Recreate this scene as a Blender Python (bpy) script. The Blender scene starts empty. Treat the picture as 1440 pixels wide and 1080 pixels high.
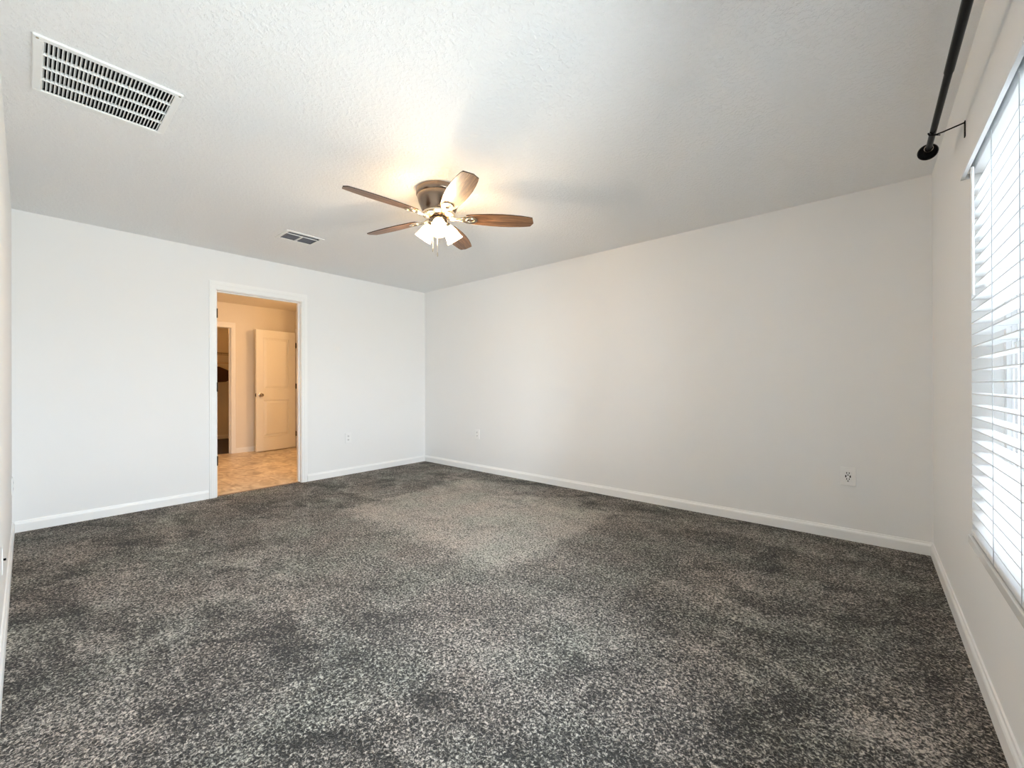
import bpy, bmesh, math, random
from mathutils import Vector, Matrix
PI = math.pi
sc = bpy.context.scene
COL = sc.collection

# ------------------------------------------------------------------ camera
cam_d = bpy.data.cameras.new('camera')
cam = bpy.data.objects.new('camera', cam_d); COL.objects.link(cam)
cam_d.sensor_width = 36.0
cam_d.lens = 36.0 * 584.14 / 1440.0
cam_d.clip_start = 0.01
YAW, PITCH, ROLL = 2.278, 0.0015, -0.0033
fw = Vector((math.cos(YAW) * math.cos(PITCH), math.sin(YAW) * math.cos(PITCH), math.sin(PITCH)))
rt = Vector((math.sin(YAW), -math.cos(YAW), 0)); up = rt.cross(fw)
r2 = rt * math.cos(ROLL) + up * math.sin(ROLL); u2 = up * math.cos(ROLL) - rt * math.sin(ROLL)
M = Matrix((r2, u2, -fw)).transposed().to_4x4()
M.translation = Vector((4.8862, -3.7685, 1.1039))
cam.matrix_world = M
sc.camera = cam

# ------------------------------------------------------------------ view, world
sc.view_settings.view_transform = 'Standard'
sc.view_settings.look = 'None'
sc.view_settings.gamma = 1.0
sc.view_settings.use_curve_mapping = False
sc.view_settings.exposure = 0.80
sc.cycles.max_bounces = 14
sc.cycles.diffuse_bounces = 9
sc.cycles.transparent_max_bounces = 24
sc.cycles.sample_clamp_indirect = 8.0
SKY = 24.5
world = bpy.data.worlds.new('overcast_sky'); sc.world = world
world.use_nodes = True
bgn = world.node_tree.nodes['Background']
wnt = world.node_tree
wtc = wnt.nodes.new('ShaderNodeTexCoord'); wsp = wnt.nodes.new('ShaderNodeSeparateXYZ'); wrp = wnt.nodes.new('ShaderNodeValToRGB')
wmr = wnt.nodes.new('ShaderNodeMapRange'); wmr.inputs[1].default_value = -1.0; wmr.inputs[2].default_value = 1.0
wnt.links.new(wtc.outputs['Generated'], wsp.inputs[0]); wnt.links.new(wsp.outputs[2], wmr.inputs[0]); wnt.links.new(wmr.outputs[0], wrp.inputs['Fac'])
we = wrp.color_ramp.elements                      # bright hazy sky above, sunlit ground below
we[0].position = 0.0; we[0].color = (0.78, 0.83, 0.87, 1)
we[1].position = 1.0; we[1].color = (0.80, 0.92, 1.10, 1)
for p_, c_ in ((0.47, (0.585, 0.64, 0.69, 1)), (0.53, (0.91, 0.99, 1.11, 1))):
    e_ = we.new(p_); e_.color = c_
wnt.links.new(wrp.outputs['Color'], bgn.inputs['Color'])
bgn.inputs['Strength'].default_value = SKY

# room numbers: origin at the far corner, +x along the long wall, -y along the door wall
L, W, H = 5.206, 3.838, 2.44
WT = 0.115
WY0, WY1, WZ0, WZ1 = -2.15, -1.30, 0.492, 1.985      # window opening in the window wall
W2Y0, W2Y1 = -3.24, -2.27                            # unseen second opening beside the camera, added to light the room
WD = 0.15                                            # window wall thickness
DY0, DY1, DZ = -2.54, -1.74, 2.05                    # clear doorway in the door wall

def area(name, loc, rot, sx, sy, power, col, portal=False):
    d = bpy.data.lights.new(name, 'AREA'); d.shape = 'RECTANGLE'; d.size = sx; d.size_y = sy
    d.energy = power; d.color = col
    if portal: d.cycles.is_portal = True
    o = bpy.data.objects.new(name, d); COL.objects.link(o); o.location = loc; o.rotation_euler = rot
    return o
# sky portal: guides sampling of the sky through the window, gives no light of its own
area('window_sky_portal', (L + WD + 0.03, (WY0 + WY1) / 2, (WZ0 + WZ1) / 2), (0, PI / 2, 0),
     WZ1 - WZ0, WY1 - WY0, 1.0, (1, 1, 1), portal=True)
area('added_window_sky_portal', (L + WD + 0.03, (W2Y0 + W2Y1) / 2, (WZ0 + WZ1) / 2), (0, PI / 2, 0),
     WZ1 - WZ0, W2Y1 - W2Y0, 1.0, (1, 1, 1), portal=True)  # portal for the added window out of view
def point(name, loc, power, col, rad=0.03):
    d = bpy.data.lights.new(name, 'POINT'); d.energy = power; d.color = col; d.shadow_soft_size = rad
    o = bpy.data.objects.new(name, d); COL.objects.link(o); o.location = loc
    return o
WARM = (1.0, 0.60, 0.27)
point('bathroom_vanity_lamp', (-1.15, -0.72, 2.10), 17, WARM, 0.05)
point('closet_fill_light', (-4.2, -1.9, 2.2), 5.0, (1.0, 0.44, 0.10), 0.06)  # unseen fill, added to warm and brighten the closet
point('bathroom_fill_light', (-1.5, -2.6, 1.2), 7, WARM, 0.10)  # unseen fill added at mid height, not a ceiling fixture

# ------------------------------------------------------------------ materials
def new_mat(name):
    m = bpy.data.materials.new(name); m.use_nodes = True
    nt = m.node_tree
    return m, nt, nt.nodes['Principled BSDF']
def N(nt, typ, **kw):
    n = nt.nodes.new(typ)
    for k, v in kw.items():
        if k in n.inputs: n.inputs[k].default_value = v
        else: setattr(n, k, v)
    return n
def pos(nt, scale=(1, 1, 1), rotz=0.0):
    g = nt.nodes.new('ShaderNodeNewGeometry'); mp = nt.nodes.new('ShaderNodeMapping')
    mp.inputs['Scale'].default_value = scale; mp.inputs['Rotation'].default_value = (0, 0, rotz)
    nt.links.new(g.outputs['Position'], mp.inputs['Vector'])
    return mp.outputs['Vector']
def objco(nt, scale=(1, 1, 1)):
    g = nt.nodes.new('ShaderNodeTexCoord'); mp = nt.nodes.new('ShaderNodeMapping')
    mp.inputs['Scale'].default_value = scale
    nt.links.new(g.outputs['Object'], mp.inputs['Vector'])
    return mp.outputs['Vector']
def plain(name, col, rough=0.5, metal=0.0, noise=0.03, nscale=40.0, bump=0.0, bscale=200.0, spec=0.5, coat=0.0):
    m, nt, b = new_mat(name)
    v = pos(nt)
    n = N(nt, 'ShaderNodeTexNoise', Scale=nscale, Detail=3.0); nt.links.new(v, n.inputs['Vector'])
    mx = N(nt, 'ShaderNodeMix', data_type='RGBA')
    mx.inputs[6].default_value = tuple(max(0, c * (1 - noise)) for c in col) + (1,)
    mx.inputs[7].default_value = tuple(min(1, c * (1 + noise)) for c in col) + (1,)
    nt.links.new(n.outputs['Fac'], mx.inputs[0])
    nt.links.new(mx.outputs[2], b.inputs['Base Color'])
    b.inputs['Roughness'].default_value = rough; b.inputs['Metallic'].default_value = metal
    b.inputs['Specular IOR Level'].default_value = spec
    if coat: b.inputs['Coat Weight'].default_value = coat
    if bump:
        n2 = N(nt, 'ShaderNodeTexNoise', Scale=bscale, Detail=2.0); nt.links.new(v, n2.inputs['Vector'])
        bp = N(nt, 'ShaderNodeBump', Strength=bump, Distance=0.002)
        nt.links.new(n2.outputs['Fac'], bp.inputs['Height']); nt.links.new(bp.outputs['Normal'], b.inputs['Normal'])
    return m

def ramp(nt, stops, interp='LINEAR'):
    r = nt.nodes.new('ShaderNodeValToRGB'); r.color_ramp.interpolation = interp
    e = r.color_ramp.elements
    while len(e) < len(stops): e.new(0.5)
    for el, (p, c) in zip(e, stops):
        el.position = p; el.color = c if len(c) == 4 else tuple(c) + (1,)
    return r
def math_n(nt, op, a, b=None, clamp=False):
    n = nt.nodes.new('ShaderNodeMath'); n.operation = op; n.use_clamp = clamp
    for i, x in enumerate((a, b)):
        if x is None: continue
        if isinstance(x, (int, float)): n.inputs[i].default_value = x
        else: nt.links.new(x, n.inputs[i])
    return n.outputs[0]

M_WALL = plain('wall_paint', (0.85, 0.85, 0.845), 0.65, noise=0.008, nscale=3, bump=0.12, bscale=260)
M_BATHWALL = plain('bathroom_paint', (0.80, 0.76, 0.69), 0.65, noise=0.008, nscale=3, bump=0.12, bscale=260)
M_TRIM = plain('trim_paint', (0.90, 0.90, 0.89), 0.35, noise=0.01)
M_DOOR = plain('door_paint', (0.88, 0.87, 0.84), 0.35, noise=0.01)
M_PLASTIC = plain('white_plastic', (0.88, 0.88, 0.87), 0.3, noise=0.01)
M_SLOT = plain('dark_slot', (0.015, 0.015, 0.015), 0.6)
M_VENT = plain('vent_enamel', (0.88, 0.88, 0.86), 0.4, noise=0.02)
M_DUCT = plain('duct_dark', (0.012, 0.012, 0.014), 0.9)
M_GREYLOUVER = plain('grey_damper', (0.17, 0.17, 0.19), 0.5)
M_BLACK = plain('black_metal', (0.004, 0.004, 0.005), 0.22, spec=0.06)
M_SLAT = plain('blind_slat', (0.86, 0.87, 0.88), 0.4, noise=0.01)
M_CORD = plain('blind_cord', (0.50, 0.50, 0.52), 0.7)
M_VINYL = plain('window_vinyl', (0.86, 0.87, 0.88), 0.3, noise=0.01)
M_SILL = plain('sill_marble', (0.80, 0.80, 0.79), 0.25, noise=0.05, nscale=9)
M_NICKEL = plain('brushed_nickel', (0.27, 0.205, 0.155), 0.25, metal=1.0, noise=0.06, nscale=25)
M_BRASS = plain('polished_nickel', (0.80, 0.70, 0.56), 0.18, metal=1.0, noise=0.03)
M_CHROME = plain('chrome', (0.55, 0.50, 0.45), 0.12, metal=1.0)
M_HINGE = plain('dark_bronze', (0.05, 0.035, 0.025), 0.4, metal=0.6)
M_CLOSETCARPET = plain('closet_carpet', (0.09, 0.08, 0.08), 0.95, noise=0.5, nscale=150)
M_CLOTH = plain('brown_cloth', (0.07, 0.03, 0.018), 0.9, noise=0.2)
M_WIRE = plain('shelf_wire', (0.22, 0.16, 0.12), 0.4)

def ceiling_mat():
    m, nt, b = new_mat('knockdown_ceiling')
    v = pos(nt)
    b.inputs['Base Color'].default_value = (0.88, 0.88, 0.875, 1); b.inputs['Roughness'].default_value = 0.75
    n1 = N(nt, 'ShaderNodeTexNoise', Scale=55.0, Detail=3.0, Roughness=0.55); nt.links.new(v, n1.inputs['Vector'])
    r = ramp(nt, [(0.48, (0, 0, 0)), (0.60, (1, 1, 1))]); nt.links.new(n1.outputs['Fac'], r.inputs['Fac'])
    n2 = N(nt, 'ShaderNodeTexNoise', Scale=220.0, Detail=2.0); nt.links.new(v, n2.inputs['Vector'])
    hgt = math_n(nt, 'ADD', r.outputs['Color'], math_n(nt, 'MULTIPLY', n2.outputs['Fac'], 0.5))
    bp = N(nt, 'ShaderNodeBump', Strength=0.5, Distance=0.004)
    nt.links.new(hgt, bp.inputs['Height']); nt.links.new(bp.outputs['Normal'], b.inputs['Normal'])
    return m
M_CEIL = ceiling_mat()

def carpet_mat():
    m, nt, b = new_mat('speckled_carpet')
    lk = nt.links.new
    v = pos(nt)
    # tufts
    warp = N(nt, 'ShaderNodeTexNoise', Scale=70.0, Detail=1.0); lk(v, warp.inputs['Vector'])
    n1 = N(nt, 'ShaderNodeTexNoise', Scale=105.0, Detail=3.0, Roughness=0.62, Distortion=0.9); lk(v, n1.inputs['Vector'])
    n2 = N(nt, 'ShaderNodeTexNoise', Scale=38.0, Detail=2.0, Distortion=0.6); lk(v, n2.inputs['Vector'])
    # pile marks: broad, brushed one way or the other
    v3 = pos(nt, (1.1, 2.3, 1), 0.5)
    n3 = N(nt, 'ShaderNodeTexNoise', Scale=1.5, Detail=5.0, Roughness=0.62, Distortion=0.9); lk(v3, n3.inputs['Vector'])
    v4 = pos(nt, (3.2, 1.2, 1), -0.35)
    n4 = N(nt, 'ShaderNodeTexNoise', Scale=3.2, Detail=4.0, Roughness=0.6, Distortion=1.2); lk(v4, n4.inputs['Vector'])
    # footprints and brush strokes in the pile, running across the room
    def turned(rot, scl):
        a = pos(nt, (1, 1, 1), rot); mp = nt.nodes.new('ShaderNodeMapping'); mp.inputs['Scale'].default_value = scl
        lk(a, mp.inputs['Vector']); return mp.outputs['Vector']
    n6 = N(nt, 'ShaderNodeTexNoise', Scale=1.0, Detail=4.0, Roughness=0.62, Distortion=0.7); lk(turned(-0.70, (2.0, 4.6, 1)), n6.inputs['Vector'])
    dk = ramp(nt, [(0.53, (0, 0, 0)), (0.64, (1, 1, 1))]); lk(n6.outputs['Fac'], dk.inputs['Fac'])
    n7 = N(nt, 'ShaderNodeTexNoise', Scale=1.0, Detail=4.0, Roughness=0.62, Distortion=1.0); lk(turned(0.35, (1.2, 3.4, 1)), n7.inputs['Vector'])
    lt = ramp(nt, [(0.55, (0, 0, 0)), (0.68, (1, 1, 1))]); lk(n7.outputs['Fac'], lt.inputs['Fac'])
    strokes = math_n(nt, 'SUBTRACT', math_n(nt, 'MULTIPLY', lt.outputs['Color'], 0.20), math_n(nt, 'MULTIPLY', dk.outputs['Color'], 0.24))
    # footprint of a bed that stood here: crushed, paler pile
    sp = nt.nodes.new('ShaderNodeSeparateXYZ'); g = nt.nodes.new('ShaderNodeNewGeometry'); lk(g.outputs['Position'], sp.inputs[0])
    wob = N(nt, 'ShaderNodeTexNoise', Scale=9.0, Detail=4.0); lk(v, wob.inputs['Vector'])
    wo = math_n(nt, 'MULTIPLY', math_n(nt, 'SUBTRACT', wob.outputs['Fac'], 0.5), 0.22)
    def inside(axis, lo, hi, slo, shi):
        a = math_n(nt, 'ADD', sp.outputs[axis], wo)
        p = math_n(nt, 'DIVIDE', math_n(nt, 'SUBTRACT', a, lo), slo, True)
        q = math_n(nt, 'DIVIDE', math_n(nt, 'SUBTRACT', hi, a), shi, True)
        return math_n(nt, 'MULTIPLY', p, q)
    patch = math_n(nt, 'MULTIPLY', inside(0, 1.30, 3.30, 0.06, 0.10), inside(1, -2.05, -0.15, 0.16, 0.5))
    wide = math_n(nt, 'MULTIPLY', inside(0, 0.9, 4.3, 0.9, 0.9), inside(1, -3.0, -0.4, 0.7, 0.6))
    tone = math_n(nt, 'ADD', math_n(nt, 'MULTIPLY', math_n(nt, 'SUBTRACT', n3.outputs['Fac'], 0.5), 1.35),
                  math_n(nt, 'MULTIPLY', math_n(nt, 'SUBTRACT', n4.outputs['Fac'], 0.5), 0.85))
    tone = math_n(nt, 'ADD', math_n(nt, 'MULTIPLY', tone, 0.85), strokes)
    tone = math_n(nt, 'MULTIPLY', tone, math_n(nt, 'SUBTRACT', 1.0, math_n(nt, 'MULTIPLY', wide, 0.60)))
    tone = math_n(nt, 'ADD', tone, math_n(nt, 'MULTIPLY', patch, 0.30))
    tone = math_n(nt, 'ADD', tone, math_n(nt, 'MULTIPLY', wide, 0.05))
    f = math_n(nt, 'ADD', math_n(nt, 'MULTIPLY', math_n(nt, 'SUBTRACT', n1.outputs['Fac'], 0.5), 4.8),
               math_n(nt, 'MULTIPLY', math_n(nt, 'SUBTRACT', n2.outputs['Fac'], 0.5), 0.7))
    fac = math_n(nt, 'ADD', math_n(nt, 'ADD', f, tone), 0.33, True)
    r = ramp(nt, [(0.0, (0.026, 0.024, 0.021)), (0.28, (0.115, 0.106, 0.094)), (0.55, (0.29, 0.268, 0.24)),
                  (0.80, (0.52, 0.486, 0.445)), (1.0, (0.76, 0.72, 0.67))])
    lk(fac, r.inputs['Fac'])
    n5 = N(nt, 'ShaderNodeTexNoise', Scale=2.2, Detail=2.0); lk(pos(nt, (1, 1, 1), 1.0), n5.inputs['Vector'])
    hue = ramp(nt, [(0.35, (0.97, 0.99, 0.92)), (0.5, (1.02, 0.985, 0.93)), (0.65, (1.05, 0.975, 0.915))]); lk(n5.outputs['Fac'], hue.inputs['Fac'])
    mx = N(nt, 'ShaderNodeMix', data_type='RGBA', blend_type='MULTIPLY'); mx.inputs[0].default_value = 1.0
    lk(r.outputs['Color'], mx.inputs[6]); lk(hue.outputs['Color'], mx.inputs[7])
    lk(mx.outputs[2], b.inputs['Base Color'])
    b.inputs['Roughness'].default_value = 1.0; b.inputs['Specular IOR Level'].default_value = 0.1
    b.inputs['Sheen Weight'].default_value = 0.15; b.inputs['Sheen Roughness'].default_value = 0.6
    bp = N(nt, 'ShaderNodeBump', Strength=0.9, Distance=0.008)
    lk(math_n(nt, 'ADD', f, tone), bp.inputs['Height']); lk(bp.outputs['Normal'], b.inputs['Normal'])
    return m
M_CARPET = carpet_mat()

def tile_mat():
    m, nt, b = new_mat('beige_floor_tile')
    lk = nt.links.new
    v = pos(nt)
    wv = N(nt, 'ShaderNodeTexNoise', Scale=2.0, Detail=2.0); lk(v, wv.inputs['Vector'])
    n = N(nt, 'ShaderNodeTexNoise', Scale=5.0, Detail=4.0, Distortion=1.4); lk(pos(nt, (1, 1.6, 1), 0.6), n.inputs['Vector'])
    r = ramp(nt, [(0.32, (0.48, 0.37, 0.26)), (0.5, (0.72, 0.60, 0.46)), (0.66, (0.90, 0.80, 0.65))]); lk(n.outputs['Fac'], r.inputs['Fac'])
    br = nt.nodes.new('ShaderNodeTexBrick')
    br.inputs['Scale'].default_value = 1.0; br.inputs['Brick Width'].default_value = 0.46; br.inputs['Row Height'].default_value = 0.46
    br.inputs['Mortar Size'].default_value = 0.006; br.inputs['Mortar Smooth'].default_value = 0.1
    br.inputs['Color1'].default_value = (1, 1, 1, 1); br.inputs['Color2'].default_value = (0.80, 0.80, 0.80, 1)
    br.inputs['Mortar'].default_value = (0.72, 0.70, 0.68, 1)
    lk(v, br.inputs['Vector'])
    mx = N(nt, 'ShaderNodeMix', data_type='RGBA', blend_type='MULTIPLY'); mx.inputs[0].default_value = 1.0
    lk(r.outputs['Color'], mx.inputs[6]); lk(br.outputs['Color'], mx.inputs[7]); lk(mx.outputs[2], b.inputs['Base Color'])
    b.inputs['Roughness'].default_value = 0.35
    bp = N(nt, 'ShaderNodeBump', Strength=0.4, Distance=0.003); bp.invert = True
    lk(br.outputs['Fac'], bp.inputs['Height']); lk(bp.outputs['Normal'], b.inputs['Normal'])
    return m
M_TILE = tile_mat()

def wood_mat():
    m, nt, b = new_mat('walnut_blade')
    lk = nt.links.new
    v = objco(nt, (2.0, 26.0, 10.0))
    n = N(nt, 'ShaderNodeTexNoise', Scale=2.0, Detail=6.0, Roughness=0.65, Distortion=1.2); lk(v, n.inputs['Vector'])
    r = ramp(nt, [(0.30, (0.035, 0.014, 0.006)), (0.48, (0.15, 0.068, 0.028)), (0.70, (0.34, 0.18, 0.085))]); lk(n.outputs['Fac'], r.inputs['Fac'])
    lk(r.outputs['Color'], b.inputs['Base Color']); b.inputs['Roughness'].default_value = 0.38
    return m
M_WOOD = wood_mat()
M_WOODEDGE = plain('blade_edge', (0.03, 0.015, 0.008), 0.5)

def shade_mat():
    m, nt, b = new_mat('frosted_lit_glass')
    nt.nodes.remove(b); out = nt.nodes['Material Output']
    tl = N(nt, 'ShaderNodeBsdfTranslucent'); tl.inputs[0].default_value = (0.95, 0.93, 0.88, 1)
    tr = N(nt, 'ShaderNodeBsdfTransparent')
    em = N(nt, 'ShaderNodeEmission'); em.inputs[0].default_value = (1.0, 0.62, 0.26, 1); em.inputs[1].default_value = 5.0
    mx = N(nt, 'ShaderNodeMixShader'); mx.inputs[0].default_value = 0.22
    ad = N(nt, 'ShaderNodeAddShader')
    nt.links.new(tl.outputs[0], mx.inputs[1]); nt.links.new(tr.outputs[0], mx.inputs[2])
    nt.links.new(mx.outputs[0], ad.inputs[0]); nt.links.new(em.outputs[0], ad.inputs[1])
    nt.links.new(ad.outputs[0], out.inputs['Surface'])
    return m
M_SHADE = shade_mat()
def emit_mat(name, col, s):
    m, nt, b = new_mat(name)
    b.inputs['Emission Color'].default_value = col + (1,); b.inputs['Emission Strength'].default_value = s
    b.inputs['Base Color'].default_value = (0.9, 0.9, 0.85, 1)
    return m
M_BULB = emit_mat('lit_bulb', (1.0, 0.75, 0.45), 12.0)
def glass_mat():
    m, nt, b = new_mat('window_glass')
    nt.nodes.remove(b); out = nt.nodes['Material Output']
    tr = N(nt, 'ShaderNodeBsdfTransparent'); tr.inputs[0].default_value = (0.94, 0.96, 0.95, 1)
    gl = N(nt, 'ShaderNodeBsdfGlossy'); gl.inputs['Roughness'].default_value = 0.02
    fr = N(nt, 'ShaderNodeFresnel', IOR=1.45)
    mx = N(nt, 'ShaderNodeMixShader')
    nt.links.new(fr.outputs[0], mx.inputs[0]); nt.links.new(tr.outputs[0], mx.inputs[1]); nt.links.new(gl.outputs[0], mx.inputs[2])
    nt.links.new(mx.outputs[0], out.inputs['Surface'])
    return m
M_GLASS = glass_mat()
def screen_mat():
    m, nt, b = new_mat('dimming_screen_mesh')  # half-transparent sheet for dimming the daylight
    out = nt.nodes['Material Output']
    b.inputs['Base Color'].default_value = (0.20, 0.20, 0.21, 1); b.inputs['Roughness'].default_value = 0.8
    tr = N(nt, 'ShaderNodeBsdfTransparent'); mx = N(nt, 'ShaderNodeMixShader'); mx.inputs[0].default_value = 0.45
    nt.links.new(tr.outputs[0], mx.inputs[1]); nt.links.new(b.outputs[0], mx.inputs[2]); nt.links.new(mx.outputs[0], out.inputs['Surface'])
    return m
M_SCREEN = screen_mat()

# ------------------------------------------------------------------ mesh helpers
def obj(name, bm, mat, parent=None, smooth=False, mat2=None):
    me = bpy.data.meshes.new(name); bmesh.ops.recalc_face_normals(bm, faces=bm.faces[:])
    bm.to_mesh(me); bm.free()
    me.materials.append(mat)
    if mat2: me.materials.append(mat2)
    if smooth:
        for p in me.polygons: p.use_smooth = True
        me.set_sharp_from_angle(angle=math.radians(40))
    o = bpy.data.objects.new(name, me); COL.objects.link(o)
    if parent: o.parent = parent
    return o
def tag(o, label, cat, group=None, kind=None):
    o['label'] = label; o['category'] = cat
    if group: o['group'] = group
    if kind: o['kind'] = kind
    return o
def struct(o, label, cat): return tag(o, label, cat, kind='structure')
def empty(name, loc, rotz=0.0):
    o = bpy.data.objects.new(name, None); COL.objects.link(o); o.location = loc; o.rotation_euler = (0, 0, rotz)
    o.empty_display_size = 0.05
    return o
def box(bm, lo, hi, bev=0.0, mtx=None, seg=2):
    lo = Vector(lo); hi = Vector(hi)
    r = bmesh.ops.create_cube(bm, size=1.0)
    vs = r['verts']
    c = (lo + hi) / 2; s = hi - lo
    for v in vs: v.co = Vector((v.co.x * s.x, v.co.y * s.y, v.co.z * s.z)) + c
    if bev > 0:
        es = list({e for v in vs for e in v.link_edges})
        rr = bmesh.ops.bevel(bm, geom=es, offset=bev, segments=seg, affect='EDGES', profile=0.5)
        vs = list({v for f in rr['faces'] for v in f.verts} | {v for v in vs if v.is_valid})
    if mtx is not None:
        for v in vs: v.co = mtx @ v.co
    return vs
def boxes(items, bev=0.0):
    bm = bmesh.new()
    for lo, hi in items: box(bm, lo, hi, bev)
    return bm
def lathe(bm, prof, seg=40, mtx=None, close=False):
    rings = []
    for (r, z) in prof:
        if r < 1e-6: rings.append([bm.verts.new((0, 0, z))])
        else: rings.append([bm.verts.new((r * math.cos(2 * PI * i / seg), r * math.sin(2 * PI * i / seg), z)) for i in range(seg)])
    if close: rings.append(rings[0])
    for a, b in zip(rings[:-1], rings[1:]):
        for i in range(seg):
            j = (i + 1) % seg
            if len(a) == 1 and len(b) == 1: continue
            if len(a) == 1: bm.faces.new((a[0], b[i], b[j]))
            elif len(b) == 1: bm.faces.new((a[i], a[j], b[0]))
            else: bm.faces.new((a[i], a[j], b[j], b[i]))
    vs = {v for r in rings for v in r}
    if mtx is not None:
        for v in vs: v.co = mtx @ v.co
    return vs
def tube(bm, pts, rad, seg=12, caps=True):
    pts = [Vector(p) for p in pts]; n = len(pts)
    rads = rad if isinstance(rad, (list, tuple)) else [rad] * n
    d0 = (pts[1] - pts[0]).normalized()
    a = d0.orthogonal().normalized(); rings = []
    for i, p in enumerate(pts):
        if i == 0: d = d0
        elif i == n - 1: d = (pts[-1] - pts[-2]).normalized()
        else: d = ((pts[i + 1] - p).normalized() + (p - pts[i - 1]).normalized()).normalized()
        a = (a - d * a.dot(d)).normalized(); b = d.cross(a)
        rings.append([bm.verts.new(p + (a * math.cos(2 * PI * k / seg) + b * math.sin(2 * PI * k / seg)) * rads[i]) for k in range(seg)])
    for r, s in zip(rings[:-1], rings[1:]):
        for k in range(seg):
            bm.faces.new((r[k], r[(k + 1) % seg], s[(k + 1) % seg], s[k]))
    if caps: bm.faces.new(rings[0][::-1]); bm.faces.new(rings[-1])
def prism(bm, pts2, lo, hi, axis='z', mtx=None):
    """closed outline pts2 extruded along axis between lo and hi"""
    def P(a, b, c):
        return {'z': (a, b, c), 'y': (a, c, b), 'x': (c, a, b)}[axis]
    A = [bm.verts.new(P(a, b, lo)) for a, b in pts2]; B = [bm.verts.new(P(a, b, hi)) for a, b in pts2]
    n = len(pts2)
    fs = [bm.faces.new(A[::-1]), bm.faces.new(B)]
    for i in range(n): fs.append(bm.faces.new((A[i], A[(i + 1) % n], B[(i + 1) % n], B[i])))
    if mtx is not None:
        for v in A + B: v.co = mtx @ v.co
    return fs
def slab(bm, axis, lo, hi, u, v, holes=()):
    """plate of thickness lo..hi along axis, rectangle u x v, with rectangular holes (u0,u1,v0,v1)"""
    us = sorted({u[0], u[1], *[h[0] for h in holes], *[h[1] for h in holes]})
    us = [a for a in us if u[0] <= a <= u[1]]
    vs = sorted({v[0], v[1], *[h[2] for h in holes], *[h[3] for h in holes]})
    vs = [a for a in vs if v[0] <= a <= v[1]]
    def P(a, b, c): return {'x': (c, a, b), 'y': (a, c, b), 'z': (a, b, c)}[axis]
    cache = {}
    def V(i, j, c):
        k = (i, j, c)
        if k not in cache: cache[k] = bm.verts.new(P(us[i], vs[j], lo if c == 0 else hi))
        return cache[k]
    nu, nv = len(us) - 1, len(vs) - 1
    def solid(i, j):
        if not (0 <= i < nu and 0 <= j < nv): return False
        cu, cv = (us[i] + us[i + 1]) / 2, (vs[j] + vs[j + 1]) / 2
        return not any(h[0] < cu < h[1] and h[2] < cv < h[3] for h in holes)
    for i in range(nu):
        for j in range(nv):
            if not solid(i, j): continue
            for c in (0, 1): bm.faces.new((V(i, j, c), V(i + 1, j, c), V(i + 1, j + 1, c), V(i, j + 1, c)))
            for (di, dj, p, q) in ((-1, 0, (i, j), (i, j + 1)), (1, 0, (i + 1, j), (i + 1, j + 1)), (0, -1, (i, j), (i + 1, j)), (0, 1, (i, j + 1), (i + 1, j + 1))):
                if not solid(i + di, j + dj):
                    bm.faces.new((V(*p, 0), V(*q, 0), V(*q, 1), V(*p, 1)))
    return bm

# ------------------------------------------------------------------ the setting
RV = (2.068, 2.482, -3.727, -3.320)      # opening of the return vent (x0,x1,y0,y1)
SV = (0.876, 1.092, -2.290, -2.015)      # opening of the supply register
BX0, BX1 = -2.96, -WT                    # bathroom
BY0, BY1 = -3.90, -0.62
CX0 = -5.29                              # closet far wall
CLY0, CLY1 = -2.42, -1.61                # closet doorway
BDX0, BDX1 = -2.85, -2.17                # bathroom side doorway

struct(obj('floor', slab(bmesh.new(), 'z', -0.10, 0.0, (-0.03, L + WD), (-W - WT, WT)), M_CARPET), 'speckled grey brown carpet covering the bedroom floor', 'floor')
struct(obj('ceiling', slab(bmesh.new(), 'z', H, H + 0.12, (-WT, L + WD), (-W - WT, WT), [RV, SV]), M_CEIL), 'textured white ceiling of the bedroom', 'ceiling')
struct(obj('wall_west', slab(bmesh.new(), 'x', -WT, 0.0, (-W - WT, 0.0), (0, H), [(DY0 - 0.02, DY1 + 0.02, -1, DZ + 0.02)]), M_WALL), 'white wall with the open bathroom doorway', 'wall')
struct(obj('wall_north', slab(bmesh.new(), 'y', 0.0, WT, (-WT, L + WD), (0, H)), M_WALL), 'long blank white wall facing the camera', 'wall')
struct(obj('wall_east', slab(bmesh.new(), 'x', L, L + WD, (-W - WT, 0.0), (0, H), [(WY0, WY1, WZ0 - 0.036, WZ1), (W2Y0, W2Y1, WZ0 - 0.036, WZ1)]), M_WALL), 'white wall holding the window with blinds', 'wall')
struct(obj('wall_south', slab(bmesh.new(), 'y', -W - WT, -W, (0, L), (0, H)), M_WALL), 'white wall seen edge on at the left of the photo', 'wall')

BASE = [(0, 0), (0.014, 0), (0.014, 0.060), (0.0115, 0.068), (0.0075, 0.074), (0.006, 0.083), (0, 0.083)]
def baseboard(name, axis, wallpos, sign, lo, hi, label, mat=None):
    bm = bmesh.new()
    pts = [(wallpos + sign * a, z) for a, z in BASE]
    prism(bm, pts, lo, hi, 'y' if axis == 'x' else 'x')
    return struct(obj(name, bm, mat or M_TRIM), label, 'baseboard')
b_ = 0.0
baseboard('baseboard_west', 'x', 0.0, 1, -W + .014, DY0 - 0.074, 'white baseboard between left corner and doorway')
baseboard('baseboard_west', 'x', 0.0, 1, DY1 + 0.068, -.0141, 'white baseboard between doorway and far corner')
baseboard('baseboard_north', 'y', 0.0, -1, 0.0, L, 'white baseboard along the long blank wall')
baseboard('baseboard_east', 'x', L, -1, -W + .014, -.0141, 'white baseboard under the window')
baseboard('baseboard_south', 'y', -W, 1, 0.0, L, 'white baseboard at the foot of the left edge wall')

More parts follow.
